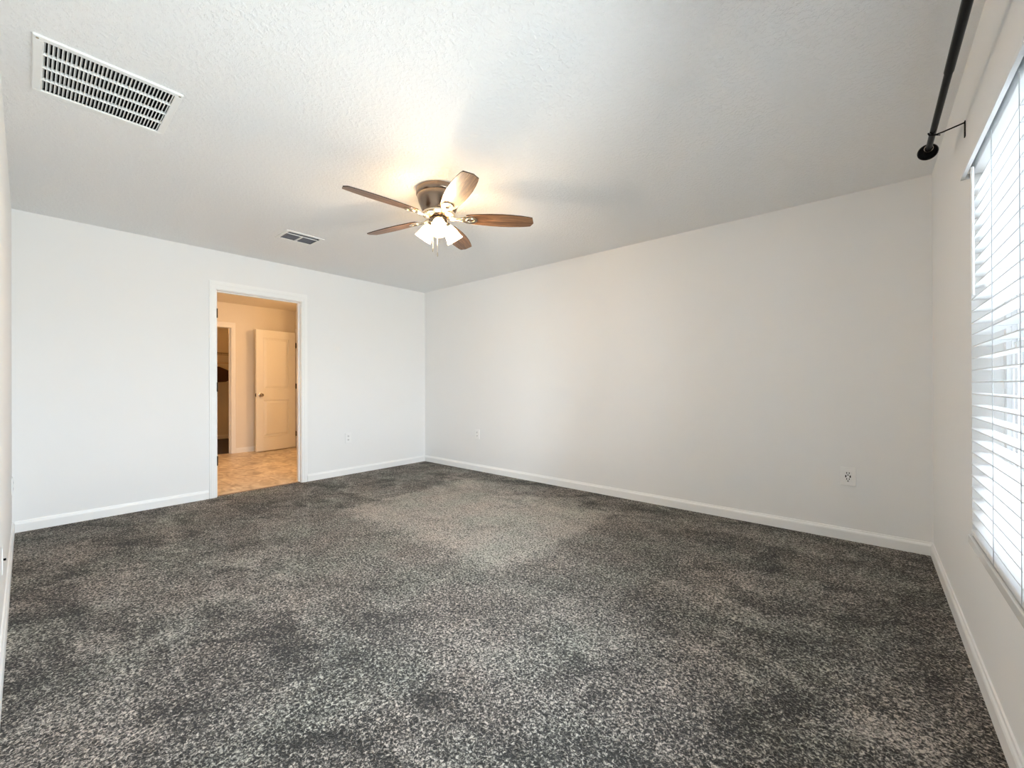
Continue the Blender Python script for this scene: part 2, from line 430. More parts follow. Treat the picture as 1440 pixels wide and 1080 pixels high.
# doorway trim: casing on the bedroom side, jamb lining, three hinges left on the jamb
tr = empty('trim_1', (0, (DY0 + DY1) / 2, 0)); struct(tr, 'white casing and jamb around the open bathroom doorway', 'door frame')
oy = -(DY0 + DY1) / 2
def casing(bm, x0, x1, y0, y1, zt, w=0.066, rv=0.006):
    # two legs and a mitred head, stepped profile
    for (a, b, xx0, xx1) in ((rv, w, x0, x1), (rv + 0.010, w - 0.010, min(x0, x1), max(x0, x1))):
        pass
    for (ya, yb) in ((y0 - w - rv + .006, y0 - rv), (y1 + rv, y1 + w + rv - .006)):
        box(bm, (min(x0, x1), ya, 0), (max(x0, x1), yb, zt + rv), 0.003)
    box(bm, (min(x0, x1), y0 - w, zt + rv), (max(x0, x1), y1 + w, zt + rv + w + .016), 0.003)
    s = 1 if x1 > x0 else -1
    for (ya, yb) in ((y0 - w + .012, y0 - w + .040), (y1 + w - .040, y1 + w - .012)):
        box(bm, (min(x1, x1 + s * .005), ya, 0), (max(x1, x1 + s * .005), yb, zt + rv + w * .5), 0.002)
    box(bm, (min(x1, x1 + s * .005), y0 - w + .012, zt + rv + w - .024), (max(x1, x1 + s * .005), y1 + w - .012, zt + rv + w + .004), 0.002)
bm = bmesh.new(); casing(bm, 0.0, 0.013, DY0 + oy, DY1 + oy, DZ); obj('casing', bm, M_TRIM, tr)
bm = bmesh.new(); casing(bm, -WT, -WT - 0.013, DY0 + oy, DY1 + oy, DZ); obj('casing', bm, M_TRIM, tr)
bm = boxes([((-WT, DY0 + oy - .019, 0), (0, DY0 + oy, DZ)), ((-WT, DY1 + oy, 0), (0, DY1 + oy + .019, DZ)), ((-WT, DY0 + oy - .019, DZ), (0, DY1 + oy + .019, DZ + .019)),
            ((-.075, DY0 + oy, 0), (-.040, DY0 + oy + .011, DZ)), ((-.075, DY1 + oy - .011, 0), (-.040, DY1 + oy, DZ)), ((-.075, DY0 + oy, DZ - .011), (-.040, DY1 + oy, DZ))], 0.0015)
obj('jamb', bm, M_TRIM, tr)
for z in (1.82, 1.09, 0.36):
    bm = bmesh.new()
    box(bm, (-.030, DY0 + oy + .0001, z - .044), (-.001, DY0 + oy + .003, z + .044), .001)
    tube(bm, [(.006, DY0 + oy - .001, z - .046), (.006, DY0 + oy - .001, z + .046)], .0065, 12)
    h = obj('hinge', bm, M_HINGE, tr); h['label'] = 'dark metal hinge'
# metal strip between carpet and tile
bm = bmesh.new(); box(bm, (-.055, DY0 + .001, 0.0), (-.028, DY1 - .001, .006), .003)
struct(obj('trim_2', bm, plain('threshold_strip', (0.30, 0.20, 0.13), 0.5)), 'narrow brown threshold strip between carpet and tile', 'threshold')

# ------------------------------------------------------------------ bathroom and closet beyond
struct(obj('floor_bathroom', slab(bmesh.new(), 'z', -0.10, 0.0, (BX0 - 0.06, -0.031), (BY0 - WT, BY1 + WT)), M_TILE), 'beige tiled floor seen through the doorway', 'floor')
struct(obj('ceiling_bathroom', slab(bmesh.new(), 'z', H, H + 0.12, (CX0 - WT, -WT - .001), (BY0 - WT, WT)), M_BATHWALL), 'ceiling of the warm lit bathroom', 'ceiling')
struct(obj('wall_bathroom_back', slab(bmesh.new(), 'x', BX0 - WT, BX0, (BY0, BY1 + .001), (0, H), [(CLY0 - .02, CLY1 + .02, -1, 2.06)]), M_BATHWALL), 'warm lit bathroom wall with the closet doorway', 'wall')
struct(obj('wall_bathroom_right', slab(bmesh.new(), 'y', BY1, BY1 + WT, (BX0 - WT, -WT - .001), (0, H), [(BDX0 - .02, BDX1 + .02, -1, 2.06)]), M_BATHWALL), 'bathroom wall on which the panel door hangs', 'wall')
struct(obj('wall_bathroom_left', slab(bmesh.new(), 'y', BY0 - WT, BY0, (CX0, -WT - .001), (0, H)), M_BATHWALL), 'far side wall of bathroom', 'wall')
struct(obj('wall_bathroom_recess', slab(bmesh.new(), 'y', BY1 + WT, BY1 + WT + .02, (BX0 - WT, -WT - .001), (0, H)), M_BATHWALL), 'dark wall behind the open panel door jamb', 'wall')
bm = bmesh.new(); slab(bm, 'x', -1.95, -1.83, (BY1 - 0.14, BY1), (0, H))  # unseen stub, put in so its edge throws shade on the back wall
struct(obj('wall_bathroom_shade_stub', bm, M_BATHWALL), 'unseen wall stub added to shade the bathroom back wall', 'wall')
struct(obj('wall_closet_back', slab(bmesh.new(), 'x', CX0 - WT, CX0, (BY0, WT), (0, H)), M_BATHWALL), 'dim back wall of the closet with wire shelf', 'wall')
struct(obj('wall_closet_right', slab(bmesh.new(), 'y', -0.5, -0.5 + WT, (CX0, BX0 - WT), (0, H)), M_BATHWALL), 'side wall of the dim closet', 'wall')
struct(obj('floor_closet', slab(bmesh.new(), 'z', -0.10, 0.0, (CX0 - WT, BX0 - 0.061), (BY0 - WT, WT)), M_CLOSETCARPET), 'dark carpet on the closet floor', 'floor')
baseboard('baseboard_closet', 'x', CX0, 1, BY0, -0.5, 'baseboard along the dim closet back wall')
baseboard('baseboard_bathroom', 'x', BX0, 1, CLY1 + .068, BY1, 'baseboard between closet doorway and panel door')
t3 = empty('trim_3', (BX0, CLY1, 0)); struct(t3, 'casing around the dark closet doorway', 'door frame')
bm = bmesh.new(); casing(bm, 0, 0.013, CLY0 - CLY1, 0, 2.04); obj('casing', bm, M_TRIM, t3)
bm = boxes([((-WT, CLY0 - CLY1 - .019, 0), (0, CLY0 - CLY1, 2.04)), ((-WT, 0, 0), (0, .019, 2.04)), ((-WT, CLY0 - CLY1 - .019, 2.04), (0, .019, 2.059)),
            ((-.075, -.011, 0), (-.040, 0, 2.04)), ((-.075, CLY0 - CLY1, 0), (-.040, CLY0 - CLY1 + .011, 2.04))], .0015)
obj('jamb', bm, M_TRIM, t3)
t4 = empty('trim_4', (BDX0, BY1, 0)); struct(t4, 'casing of the side doorway behind the panel door', 'door frame')
wd = BDX1 - BDX0
bm = boxes([((-.066, -.013, 0), (-.006, 0, 2.046)), ((wd + .006, -.013, 0), (wd + .066, 0, 2.046)), ((-.066, -.013, 2.046), (wd + .066, 0, 2.112))], .003)
obj('casing', bm, M_TRIM, t4)
bm = boxes([((-.019, 0, 0), (0, WT, 2.04)), ((wd, 0, 0), (wd + .019, WT, 2.04)), ((-.019, 0, 2.04), (wd + .019, WT, 2.059))], .0015)
obj('jamb', bm, M_TRIM, t4)

# two-panel door, swung open
ang = math.atan2(-1.291 - (-0.640), -2.756 - (-2.845))
dr = empty('door_1', (-2.848, -0.662, 0), ang); struct(dr, 'open two panel door lit warm inside the bathroom', 'door')
DW, DT = 0.655, 0.035
bm = bmesh.new()
ins = 0.0155
box(bm, (0, -DT / 2 + ins, .012), (DW, DT / 2 - ins, 2.032), 0)
def face_frame(bm, s):
    y0, y1 = sorted((s * (DT / 2 - ins), s * DT / 2))
    st = 0.112
    box(bm, (0, y0, .012), (st, y1, 2.032), .0012); box(bm, (DW - st, y0, .012), (DW, y1, 2.032), .0012)
    box(bm, (st, y0, 2.032 - .125), (DW - st, y1, 2.032), .0012)
    box(bm, (st, y0, .86), (DW - st, y1, 1.045), .0012)
    box(bm, (st, y0, .012), (DW - st, y1, .245), .0012)
    for (z0, z1) in ((.245, .86), (1.045, 1.907)):
        a, b = st + .050, DW - st - .050
        # raised field with sloping sides
        P = [(st + .012, z0 + .012), (DW - st - .012, z0 + .012), (DW - st - .012, z1 - .012), (st + .012, z1 - .012)]
        Q = [(a, z0 + .050), (b, z0 + .050), (b, z1 - .050), (a, z1 - .050)]
        yb, yt = s * (DT / 2 - ins), s * (DT / 2 - .0008)
        vp = [bm.verts.new((x, yb, z)) for x, z in P]; vq = [bm.verts.new((x, yt, z)) for x, z in Q]
        bm.faces.new(vq)
        for i in range(4): bm.faces.new((vp[i], vp[(i + 1) % 4], vq[(i + 1) % 4], vq[i]))
        # moulding lip round the panel
        for (lo, hi) in (((st, z0), (DW - st, z0 + .006)), ((st, z1 - .006), (DW - st, z1)), ((st, z0), (st + .006, z1)), ((DW - st - .006, z0), (DW - st, z1))):
            box(bm, (lo[0], min(s * (DT / 2 - ins), s * (DT / 2 + .004)), lo[1]), (hi[0], max(s * (DT / 2 - ins), s * (DT / 2 + .004)), hi[1]), .001)
for s in (-1, 1): face_frame(bm, s)
leaf = obj('door_leaf', bm, M_DOOR, dr)
for s in (-1, 1):
    bm = bmesh.new()
    mt = Matrix.Translation((DW - .065, s * DT / 2, .945)) @ Matrix.Rotation(-s * PI / 2, 4, 'X')
    lathe(bm, [(0, 0), (.033, 0), (.033, .006), (.026, .010), (.012, .012), (.011, .030), (.020, .036), (.027, .046), (.028, .056), (.022, .066), (0, .069)], 24, mt)
    k = obj('knob', bm, M_CHROME, dr, smooth=True); k['label'] = 'chrome round knob'
bm = bmesh.new(); box(bm, (DW, -.012, .915), (DW + .002, .012, .975), .0005); box(bm, (DW, -.006, .935), (DW + .010, .006, .955), .001)
k = obj('latch', bm, M_HINGE, dr); k['label'] = 'dark latch plate'
for z in (1.81, 1.09, .25):
    bm = bmesh.new(); tube(bm, [(-.008, DT / 2 + .002, z - .045), (-.008, DT / 2 + .002, z + .045)], .008, 12)
    box(bm, (-.034, -.004, z - .044), (.0, .017, z + .044), .001)
    k = obj('hinge', bm, M_HINGE, dr); k['label'] = 'dark hinge'

# closet shelf and the garment on it
sh = empty('wire_shelf', (CX0, -1.45, 1.765)); tag(sh, 'wire closet shelf with hanging rail across the closet back wall', 'shelf')
bm = bmesh.new()
for x in (.02, .17, .33): tube(bm, [(x, -1.2, 0), (x, .94, 0)], .003, 6)
for i in range(72):
    y = -1.18 + i * .03
    tube(bm, [(.004, y, 0), (.335, y, 0), (.338, y, -.045)], .0014, 5)
obj('wire_deck', bm, M_WIRE, sh)
bm = bmesh.new(); tube(bm, [(.338, -1.2, -.045), (.338, .94, -.045)], .004, 6); obj('front_lip', bm, M_WIRE, sh)
bm = bmesh.new(); tube(bm, [(.30, -1.2, -.205), (.30, .94, -.205)], .013, 12)
for y in (-.9, .1, .75): box(bm, (.297, y - .004, -.20), (.303, y + .004, -.045))
r_ = obj('hanging_rail', bm, plain('rail_white', (0.75, 0.62, 0.5), .4), sh)
gm = empty('hanging_garment', (CX0 + .30, -1.30, 1.524), 0.12); tag(gm, 'dark brown garment on a hanger in the closet', 'garment')
bm = bmesh.new()
out = [(-.235, -.125), (-.05, -.045), (0, -.035), (.05, -.045), (.235, -.125), (.25, -.30), (.16, -.345), (0, -.355), (-.16, -.345), (-.25, -.30)]
n_ = 9
rows = []
for (fy, sy) in ((-1, .0), (1, .0)):
    pass
prof_n = len(out)
def cloth(off):
    vs = []
    for (a, z) in out: vs.append((off * (0.018 + 0.012 * math.sin(a * 40)), a, z))
    return vs
A = [bm.verts.new(p) for p in cloth(1)]; B = [bm.verts.new(p) for p in cloth(-1)]
bm.faces.new(A); bm.faces.new(B[::-1])
for i in range(prof_n): bm.faces.new((A[i], B[i], B[(i + 1) % prof_n], A[(i + 1) % prof_n]))
obj('cloth', bm, M_CLOTH, gm, smooth=True)
bm = bmesh.new()
tube(bm, [(0, -.21, -.128), (0, 0, -.040), (0, .21, -.128)], .004, 6)
tube(bm, [(0, 0, -.04), (0, 0, -.005), (0, .012, .012), (0, .0, .022), (0, -.014, .014)], .0022, 6)
obj('hanger', bm, M_WIRE, gm)

# ------------------------------------------------------------------ windows and blinds
FX0, FX1 = .085, WD - .002
hh = WZ1 - WZ0
def window(name, y0w, y1w, label):
    wn = empty(name, (L, (y0w + y1w) / 2, WZ0)); struct(wn, label, 'window')
    hw = (y1w - y0w) / 2
    bm = bmesh.new()
    for (y0, y1, z0, z1) in ((-hw, -hw + .035, 0, hh), (hw - .035, hw, 0, hh), (-hw + .035, hw - .035, hh - .04, hh), (-hw + .035, hw - .035, 0, .04)):
        box(bm, (FX0, y0, z0), (FX1, y1, z1), .002)
    for s in (-1, 1):   # stepped sash tracks on the jambs
        for x in (.098, .118, .138):
            y = s * (hw - .035); box(bm, (x, min(y, y - s * .010), .04), (x + .005, max(y, y - s * .010), hh - .04))
    obj('frame', bm, M_VINYL, wn)
    a, b = -hw + .047, hw - .047
    for (z0, z1, x) in ((.04, hh / 2 + .02, .103), (hh / 2 - .02, hh - .04, .125)):
        bm = boxes([((x, a, z0), (x + .014, a + .035, z1)), ((x, b - .035, z0), (x + .014, b, z1)), ((x, a + .035, z0), (x + .014, b - .035, z0 + .035)), ((x, a + .035, z1 - .035), (x + .014, b - .035, z1))], .002)
        s_ = obj('sash', bm, M_VINYL, wn)
        bm = bmesh.new(); box(bm, (x + .005, a + .030, z0 + .030), (x + .009, b - .030, z1 - .030)); obj('pane', bm, M_GLASS, s_)
    bm = bmesh.new(); box(bm, (0.0, -hw + .001, -.034), (FX0, hw - .001, 0.0))
    box(bm, (-.010, -hw - .018, -.034), (-.0005, hw + .018, 0.0), .003)
    obj('window_sill', bm, M_SILL, wn)
    return wn
w1 = window('window_1', WY0, WY1, 'bright window behind white horizontal blinds at the right edge')
window('added_window', W2Y0, W2Y1, 'unseen window added beside the camera to light the room')  # added out of view as an extra daylight source
cy = (WY0 + WY1) / 2; hw = (WY1 - WY0) / 2
bm = bmesh.new(); box(bm, (WD - .0015, -hw + .002, .002), (WD - .0008, hw - .002, hh - .002)); obj('added_dimming_screen', bm, M_SCREEN, w1)  # added sheet that dims the outside so the slats stay readable
RODC = -2.51

SLX, SLW, SLT = .021, .050, .0034            # slat centre from wall face, width, thickness
bl = empty('window_blind', (L, cy, WZ0)); tag(bl, 'white horizontal faux wood blind lowered over the window', 'window blind')
hs = hw - .010
NS, PITCH_S, Z0S = 29, .0465, .060
bm = bmesh.new()
for k in range(NS):
    z = Z0S + k * PITCH_S
    sec = []
    for i in range(7):
        a = -1 + 2 * i / 6; sec.append((SLX + a * SLW / 2, z + .0022 * (1 - a * a)))
    poly = sec + [(x, zz - SLT) for x, zz in reversed(sec)]
    prism(bm, poly, -hs, hs, 'y')
obj('slats', bm, M_SLAT, bl)
bm = bmesh.new(); box(bm, (SLX - .026, -hs, .010), (SLX + .026, hs, .028), .004); obj('bottom_rail', bm, M_SLAT, bl)
bm = bmesh.new(); box(bm, (.002, -hs, hh - .048), (.052, hs, hh - .004), .002); obj('headrail', bm, M_SLAT, bl)
VZ = 1.936 - WZ0
bm = bmesh.new()
sec = [(-.026, VZ), (-.026, VZ + .016), (-.018, VZ + .034), (-.010, VZ + .052), (-.004, VZ + .072), (-.0008, VZ + .080), (-.0008, VZ + .066), (-.008, VZ + .046), (-.014, VZ + .012), (-.014, VZ)]
prism(bm, sec, -hw - .030, hw + .030, 'y')
for s in (-1, 1):
    y = s * (hw + .030); box(bm, (-.024, min(y, y - s * .010), VZ), (-.0008, max(y, y - s * .010), VZ + .018), .001)
obj('valance', bm, M_SLAT, bl)
for y in (hw - .40, -hw + .12):
    bm = bmesh.new()
    for x in (SLX - .0265, SLX + .0265): tube(bm, [(x, y, .012), (x, y, hh - .045)], .0011, 6)
    for k in range(NS): 
        z = Z0S + k * PITCH_S - SLT - .0006
        tube(bm, [(SLX - .0262, y, z), (SLX + .0262, y, z)], .0006, 4)
    obj('ladder_cord', bm, M_CORD, bl)
bm = bmesh.new(); tube(bm, [(-.013, hw - .13, hh - .06), (-.013, hw - .13, hh - .545)], .005, 8)
wnd = obj('tilt_wand', bm, M_PLASTIC, bl)

# blind of the added unseen window, drawn up into a stack
b2 = empty('window_blind', (L, (W2Y0 + W2Y1) / 2, WZ0)); tag(b2, 'white blind drawn up tight above the added unseen window', 'window blind')
h2 = (W2Y1 - W2Y0) / 2 - .010
bm = bmesh.new(); box(bm, (.002, -h2, hh - .048), (.052, h2, hh - .004), .002); obj('headrail', bm, M_SLAT, b2)
bm = bmesh.new()
for k in range(NS): box(bm, (SLX - .025, -h2, hh - .052 - (k + 1) * .0042), (SLX + .025, h2, hh - .052 - k * .0042 - .0006))
obj('slats', bm, M_SLAT, b2)
bm = bmesh.new(); box(bm, (SLX - .026, -h2, hh - .054 - NS * .0042 - .018), (SLX + .026, h2, hh - .054 - NS * .0042), .004); obj('bottom_rail', bm, M_SLAT, b2)

# ------------------------------------------------------------------ curtain rod
RX, RZ = 5.110, 2.205
cr = empty('curtain_rod', (RX, RODC, RZ)); tag(cr, 'black curtain rod with disc finials mounted above the window', 'curtain rod')
RL = 1.51
bm = bmesh.new(); tube(bm, [(0, -RL, 0), (0, .86, 0)], .0135, 24); obj('rod', bm, M_BLACK, cr, smooth=True)
bm = bmesh.new(); tube(bm, [(0, .84, 0), (0, RL, 0)], .0115, 24); obj('inner_rod', bm, M_BLACK, cr, smooth=True)
for s in (1, -1):
    bm = bmesh.new()
    mt = Matrix.Translation((0, s * RL, 0)) @ Matrix.Rotation(-s * PI / 2, 4, 'X')
    lathe(bm, [(0, -.012), (.016, -.012), (.017, 0), (.015, .006), (.018, .010), (.033, .014), (.037, .020), (.037, .026), (.033, .032), (.022, .035), (.018, .040), (.010, .043), (0, .044)], 32, mt)
    f_ = obj('finial', bm, M_BLACK, cr, smooth=True)
    bm = bmesh.new(); lathe(bm, [(.0145, -.018), (.0162, -.018), (.0162, -.012), (.0145, -.012)], 24, mt, close=True)
    q = obj('collar', bm, M_BRASS, f_, smooth=True); q['label'] = 'silver collar'
for yb in (-1.19 - RODC, 0.0, -1.25):
    wx = L - RX
    bm = bmesh.new()
    box(bm, (wx - .004, yb - .008, -.062), (wx - .0002, yb + .008, .006), .001)
    tube(bm, [(wx - .003, yb, .0), (.030, yb, -.014), (.006, yb, -.017), (-.012, yb, -.012), (-.016, yb, -.002)], .0032, 8)
    tube(bm, [(.004, yb, -.018), (.022, yb, -.024)], .002, 6)
    obj('bracket', bm, M_BLACK, cr)

# ------------------------------------------------------------------ ceiling vents
rv = empty('return_air_vent', ((RV[0] + RV[1]) / 2, (RV[2] + RV[3]) / 2, H)); tag(rv, 'large white louvred return air grille in the ceiling', 'air vent')
vx, vy = (RV[1] - RV[0]) / 2, (RV[3] - RV[2]) / 2
fx, fy = vx + .024, vy + .024
bm = bmesh.new()
for (lo, hi) in (((-fx, -fy), (-vx + .003, fy)), ((vx - .003, -fy), (fx, fy)), ((-vx + .003, -fy), (vx - .003, -vy + .003)), ((-vx + .003, vy - .003), (vx - .003, fy))):
    box(bm, (lo[0], lo[1], -.010), (hi[0], hi[1], -.0002), .003)
obj('frame', bm, M_VENT, rv)
bm = bmesh.new()
nf = 32
for k in range(nf):
    y = -vy + (k + .5) * 2 * vy / nf
    # curved fin running along x
    sec = []
    for i in range(6):
        t = i / 5; sec.append((y - .0035 + .0055 * t * t, -.006 + .013 * t))
    poly = sec + [(a + .0030, z) for a, z in reversed(sec)]
    prism(bm, poly, -vx + .001, vx - .001, 'x')
obj('louvers', bm, M_VENT, rv)
bm = bmesh.new()
for k in (-1, 0, 1): box(bm, (k * vx / 2 - .0035, -vy, -.0085), (k * vx / 2 + .0035, vy, .004), .001)
obj('crossbars', bm, M_VENT, rv)
bm = bmesh.new(); slab(bm, 'z', .10, .118, (-vx - .002, vx + .002), (-vy - .002, vy + .002))
for (lo, hi) in (((-vx + .0004, -vy + .0004), (-vx + .001, vy - .0004)), ((vx - .001, -vy + .0004), (vx - .0004, vy - .0004)), ((-vx + .001, -vy + .0004), (vx - .001, -vy + .001)), ((-vx + .001, vy - .001), (vx - .001, vy - .0004))):
    box(bm, (lo[0], lo[1], -.001), (hi[0], hi[1], .10))
d_ = obj('duct', bm, M_DUCT, rv); d_['label'] = 'dark duct opening'
for (sx, sy) in ((1, -1), (1, 1)):
    bm = bmesh.new(); lathe(bm, [(0, -.0125), (.004, -.012), (.005, -.0098), (0, -.0098)], 12, Matrix.Translation((sx * (vx + .010), sy * (vy + .012), 0)))
    k = obj('screw', bm, plain('screw_tan', (0.35, 0.30, 0.22), .4, metal=.5), rv)

sv = empty('supply_register', ((SV[0] + SV[1]) / 2, (SV[2] + SV[3]) / 2, H)); tag(sv, 'small two section supply register in the ceiling near the doorway', 'air vent')
ux, uy = (SV[1] - SV[0]) / 2, (SV[3] - SV[2]) / 2
gx, gy = ux + .024, uy + .026
bm = bmesh.new()
for (lo, hi) in (((-gx, -gy), (-ux + .004, gy)), ((ux - .004, -gy), (gx, gy)), ((-ux + .004, -gy), (ux - .004, -uy + .004)), ((-ux + .004, uy - .004), (ux - .004, gy))):
    box(bm, (lo[0], lo[1], -.0065), (hi[0], hi[1], -.0002), .002)
obj('frame', bm, M_VENT, sv)
bm = bmesh.new()
box(bm, (-ux, -.006, -.007), (ux - .062, .006, .004), .001)
box(bm, (ux - .062, -uy, -.006), (ux - .050, uy, -.001), .001)
obj('divider', bm, M_VENT, sv)
bm = bmesh.new()
for k in range(7):
    x = -ux + .014 + k * .0225
    mt = Matrix.Translation((x, 0, .012)) @ Matrix.Rotation(-.7, 4, 'Y')
    box(bm, (-.013, -uy, -.0008), (.013, uy, .0008), 0, mt)
for y in (-uy + .016,):
    mt = Matrix.Translation((-.03, y, -.002)) @ Matrix.Rotation(.6, 4, 'X')
    box(bm, (-ux + .04, -.010, -.0008), (ux - .02, .010, .0008), 0, mt)
l_ = obj('louvers', bm, M_GREYLOUVER, sv); l_['label'] = 'grey louvers'
bm = bmesh.new(); slab(bm, 'z', .09, .11, (-ux - .002, ux + .002), (-uy - .002, uy + .002)); 
for (lo, hi) in (((-ux + .0004, -uy + .0004), (-ux + .001, uy - .0004)), ((ux - .001, -uy + .0004), (ux - .0004, uy - .0004)), ((-ux + .001, -uy + .0004), (ux - .001, -uy + .001)), ((-ux + .001, uy - .001), (ux - .001, uy - .0004))):
    box(bm, (lo[0], lo[1], -.001), (hi[0], hi[1], .09))
obj('duct', bm, M_DUCT, sv)
bm = bmesh.new(); lathe(bm, [(0, -.0115), (.004, -.011), (.005, -.0088), (0, -.0088)], 12, Matrix.Translation((-.0, uy + .014, .006)))
obj('screw', bm, M_HINGE, sv)

# ------------------------------------------------------------------ wall outlets (built facing +x local, rotated to their wall)
def plate(bm, w, h, t=.0075):
    box(bm, (0.0002, -w / 2, -h / 2), (t, w / 2, h / 2), .0025)
def receptacle(parent, z, w=.033, h=.028):
    bm = bmesh.new(); box(bm, (.004, -w / 2, z - h / 2), (.0092, w / 2, z + h / 2), .003)
    r = obj('receptacle', bm, M_PLASTIC, parent)
    bm = bmesh.new()
    for s in (-1, 1): box(bm, (.0085, s * .0068 - .0019, z - .002), (.0097, s * .0068 + .0019, z + .009))
    lathe(bm, [(0, 0), (.003, 0), (.003, .0008), (0, .0008)], 10, Matrix.Translation((.0089, 0, z - .007)) @ Matrix.Rotation(PI / 2, 4, 'Y'))
    q = obj('slots', bm, M_SLOT, r); q['label'] = 'dark socket slots'
def screw(parent, z):
    bm = bmesh.new(); lathe(bm, [(0, .0014), (.0022, .001), (.003, 0), (0, 0)], 10, Matrix.Translation((.0075, 0, z)) @ Matrix.Rotation(PI / 2, 4, 'Y'))
    obj('screw', bm, M_VENT, parent)
def duplex(name, loc, rotz, label, w=.078, h=.122):
    o = empty(name, loc, rotz); tag(o, label, 'wall outlet')
    bm = bmesh.new(); plate(bm, w, h); obj('cover_plate', bm, M_PLASTIC, o)
    receptacle(o, .022); receptacle(o, -.022); screw(o, 0.0)
    return o
duplex('wall_outlet', (0.0, -1.178, .450), 0.0, 'white outlet between bathroom doorway and far corner')
duplex('wall_outlet', (1.079, 0.0, .470), -PI / 2, 'small white outlet on the long wall near the far corner')
duplex('wall_outlet', (0.20, -W, .385), PI / 2, 'white outlet seen edge on beside left corner')
usb = empty('wall_outlet', (4.782, 0.0, .449), -PI / 2); tag(usb, 'larger white outlet with two charging ports on the long wall near the window', 'wall outlet')
bm = bmesh.new(); plate(bm, .086, .128); obj('cover_plate', bm, M_PLASTIC, usb)
bm = bmesh.new(); box(bm, (.004, -.0170, -.035), (.0092, .0170, .035), .002); fc = obj('receptacle', bm, M_PLASTIC, usb)
bm = bmesh.new()
for zz in (.024, -.018):
    for s in (-1, 1):
        bm = bmesh.new(); box(bm, (.0087, s * .0070 - .0024, zz - .005), (.0097, s * .0070 + .0024, zz + .006)); q = obj('slot', bm, M_SLOT, fc); q['label'] = 'dark socket slot'
    bm = bmesh.new(); box(bm, (.0087, -.0036, zz - .0175), (.0097, .0036, zz - .010), .0008); q = obj('slot', bm, M_SLOT, fc); q['label'] = 'dark socket slot'
for s in (-1, 1):
    bm = bmesh.new(); box(bm, (.0087, s * .0122 - .0036, -.007), (.0098, s * .0122 + .0036, .009))
    q = obj('charging_port', bm, M_SLOT, fc); q['label'] = 'dark charging port'
screw(usb, .052); screw(usb, -.052)
# dark cable stub low on the left wall
cs = empty('cable_jack', (1.965, -W, .333), PI / 2); tag(cs, 'small dark cable jack sticking out of the left edge wall', 'cable jack')
bm = bmesh.new(); plate(bm, .070, .115, .003); obj('cover_plate', bm, M_PLASTIC, cs)
bm = bmesh.new(); tube(bm, [(.003, 0, 0), (.0115, 0, 0)], .0050, 12); q = obj('connector', bm, M_BLACK, cs); q['label'] = 'black threaded connector'

# ------------------------------------------------------------------ ceiling fan
FX, FY = 2.65, -1.92
fan = empty('ceiling_fan', (FX, FY, H)); tag(fan, 'flush mount ceiling fan with five brown wooden blades and three lit glass shades', 'ceiling fan')
bm = bmesh.new()
lathe(bm, [(0, -.0003), (.150, -.0003), (.154, -.004), (.154, -.036), (.150, -.042), (.146, -.046), (.147, -.052), (.138, -.085), (.122, -.125), (.110, -.150), (.104, -.156), (0, -.156)], 64)
obj('motor_housing', bm, M_NICKEL, fan, smooth=True)
bm = bmesh.new()
lathe(bm, [(0, -.1562), (.100, -.1562), (.112, -.160), (.112, -.172), (.104, -.178), (.092, -.181), (.090, -.187), (.078, -.190), (0, -.190)], 64)
obj('flywheel_ring', bm, M_BRASS, fan, smooth=True)

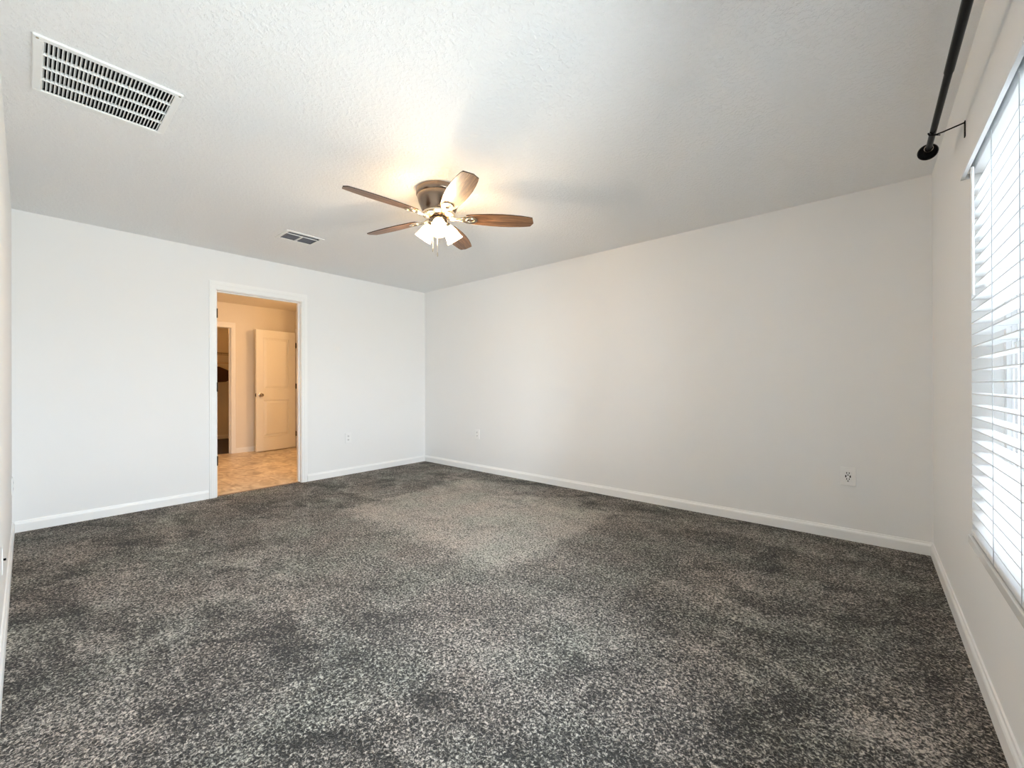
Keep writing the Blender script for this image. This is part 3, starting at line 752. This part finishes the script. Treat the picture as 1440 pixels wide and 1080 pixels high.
BZ = 2.255 - H
PITCHB = math.radians(13)
def blade_outline():
    ctrl = [(.185, .040), (.215, .050), (.27, .058), (.35, .0660), (.43, .0690), (.50, .0675), (.57, .0615), (.62, .054), (.645, .048)]
    tip = [(.664, .030), (.668, .0)]
    top = [(x, w) for x, w in ctrl]
    bot = [(x, -w) for x, w in reversed(ctrl)]
    tipc = [(.662, .004), (.655, -.030)]
    return top + [(.662, .010)] + bot
def iron_outline():
    u = [(.075, .016), (.100, .013), (.125, .011), (.150, .014), (.170, .026), (.190, .037), (.215, .040), (.240, .034), (.258, .018), (.264, 0)]
    return u + [(x, -y) for x, y in reversed(u[:-1])]
def make_blade():
    bm = bmesh.new()
    prism(bm, blade_outline(), -.003, .003, 'z')
    sd = [f for f in bm.faces if abs(f.calc_center_median().z) < .002]
    for f in sd: f.material_index = 1
    b = obj('blade', bm, M_WOOD, fan, mat2=M_WOODEDGE)
    bm = bmesh.new()
    # iron: cast arm with an open eye, under the blade root
    out = iron_outline(); eye = [(.215 + .024 * math.cos(a), .013 * math.sin(a)) for a in [2 * PI * i / 16 for i in range(16)]]
    vo0 = [bm.verts.new((x, y, -.010)) for x, y in out]; ve0 = [bm.verts.new((x, y, -.010)) for x, y in eye]
    es = [bm.edges.new((v[i], v[(i + 1) % len(v)])) for v in (vo0, ve0) for i in range(len(v))]
    r = bmesh.ops.triangle_fill(bm, edges=es, use_beauty=True)
    fs = [f for f in r['geom'] if isinstance(f, bmesh.types.BMFace)]
    fs = [f for f in bm.faces]
    bad = [f for f in fs if ((f.calc_center_median().x - .215) / .024) ** 2 + (f.calc_center_median().y / .013) ** 2 < .9]
    if bad: bmesh.ops.delete(bm, geom=bad, context='FACES_ONLY')
    ex = bmesh.ops.extrude_face_region(bm, geom=bm.faces[:])
    for v in [g for g in ex['geom'] if isinstance(g, bmesh.types.BMVert)]: v.co.z += .0065
    # raised rim at the eye
    tube(bm, [(.215 + .029 * math.cos(a), .017 * math.sin(a), -.011) for a in [2 * PI * i / 20 for i in range(21)]], .0035, 8, caps=False)
    # riser to the flywheel
    tube(bm, [(.072, 0, .004), (.095, 0, .000), (.125, 0, -.008), (.165, 0, -.011)], [.012, .011, .009, .007], 10)
    ir = obj('blade_iron', bm, M_BRASS, b, smooth=True)
    for (x, y) in ((.190, .022), (.190, -.022), (.250, 0)):
        pass
    bm = bmesh.new()
    prism(bm, [(.215 + .0235 * math.cos(a), .0125 * math.sin(a)) for a in [2 * PI * i / 16 for i in range(16)]], -.0055, -.0034, 'z')
    q = obj('iron_inset', bm, M_WOODEDGE, b); q['label'] = 'dark oval eye of the blade iron'
    return b
first = make_blade()
def set_blade(b, k):
    th = math.radians(-96 + 72 * k)
    # edge on the clockwise side stands higher
    b.matrix_local = Matrix.Translation((0, 0, BZ)) @ Matrix.Rotation(th, 4, 'Z') @ Matrix.Rotation(-PITCHB, 4, 'X')
set_blade(first, 0)
for k in range(1, 5):
    c = first.copy(); COL.objects.link(c); c.parent = fan
    for ch in list(first.children):
        d = ch.copy(); COL.objects.link(d); d.parent = c
    set_blade(c, k)
# light kit
bm = bmesh.new()
lathe(bm, [(0, -.1902), (.052, -.1902), (.060, -.196), (.060, -.222), (.052, -.232), (.034, -.240), (.024, -.252), (.012, -.258), (0, -.259)], 40)
obj('light_fitter', bm, M_NICKEL, fan, smooth=True)
TILT = math.radians(37)
for k, a in enumerate((-40, 80, 200)):
    th = math.radians(a)
    base = Matrix.Rotation(th, 4, 'Z') @ Matrix.Translation((.050, 0, -.212)) @ Matrix.Rotation(-TILT, 4, 'Y') @ Matrix.Rotation(PI, 4, 'X')
    bm = bmesh.new()
    lathe(bm, [(0, -.010), (.016, -.010), (.018, .006), (.026, .010), (.027, .026), (.024, .028), (0, .028)], 24, base)
    arm = obj('shade_holder', bm, M_NICKEL, fan, smooth=True)
    bm = bmesh.new()
    prof = [(.022, .020), (.027, .024), (.036, .040), (.043, .062), (.048, .086), (.053, .110), (.060, .132), (.0575, .1325), (.0505, .110), (.0455, .086), (.0405, .062), (.0335, .041), (.025, .026), (.020, .022)]
    lathe(bm, prof, 32, base, close=True)
    s_ = obj('lamp_shade', bm, M_SHADE, arm, smooth=True); s_['label'] = 'glowing frosted glass bell shade'
    bm = bmesh.new()
    lathe(bm, [(0, .030), (.012, .030), (.014, .048), (.024, .066), (.027, .080), (.023, .096), (.012, .104), (0, .106)], 20, base)
    q = obj('bulb', bm, M_BULB, arm, smooth=True); q['label'] = 'lit bulb'
    p = Matrix.Translation((FX, FY, H)) @ base @ Vector((0, 0, .118))
    point('fan_lamp', p, 8.5, (1.0, 0.86, 0.70), .03)
for (a, r0, zl) in ((-60, .030, -.435), (-110, .045, -.40)):
    x, y = r0 * math.cos(math.radians(a)), r0 * math.sin(math.radians(a))
    bm = bmesh.new(); tube(bm, [(x, y, -.236), (x, y, zl)], .0012, 6)
    c_ = obj('pull_chain', bm, M_BRASS, fan)
    bm = bmesh.new(); lathe(bm, [(0, zl + .002), (.003, zl), (.0045, zl - .014), (.003, zl - .026), (0, zl - .028)], 12, Matrix.Translation((x, y, 0)))
    obj('pull_fob', bm, M_BRASS, c_, smooth=True)
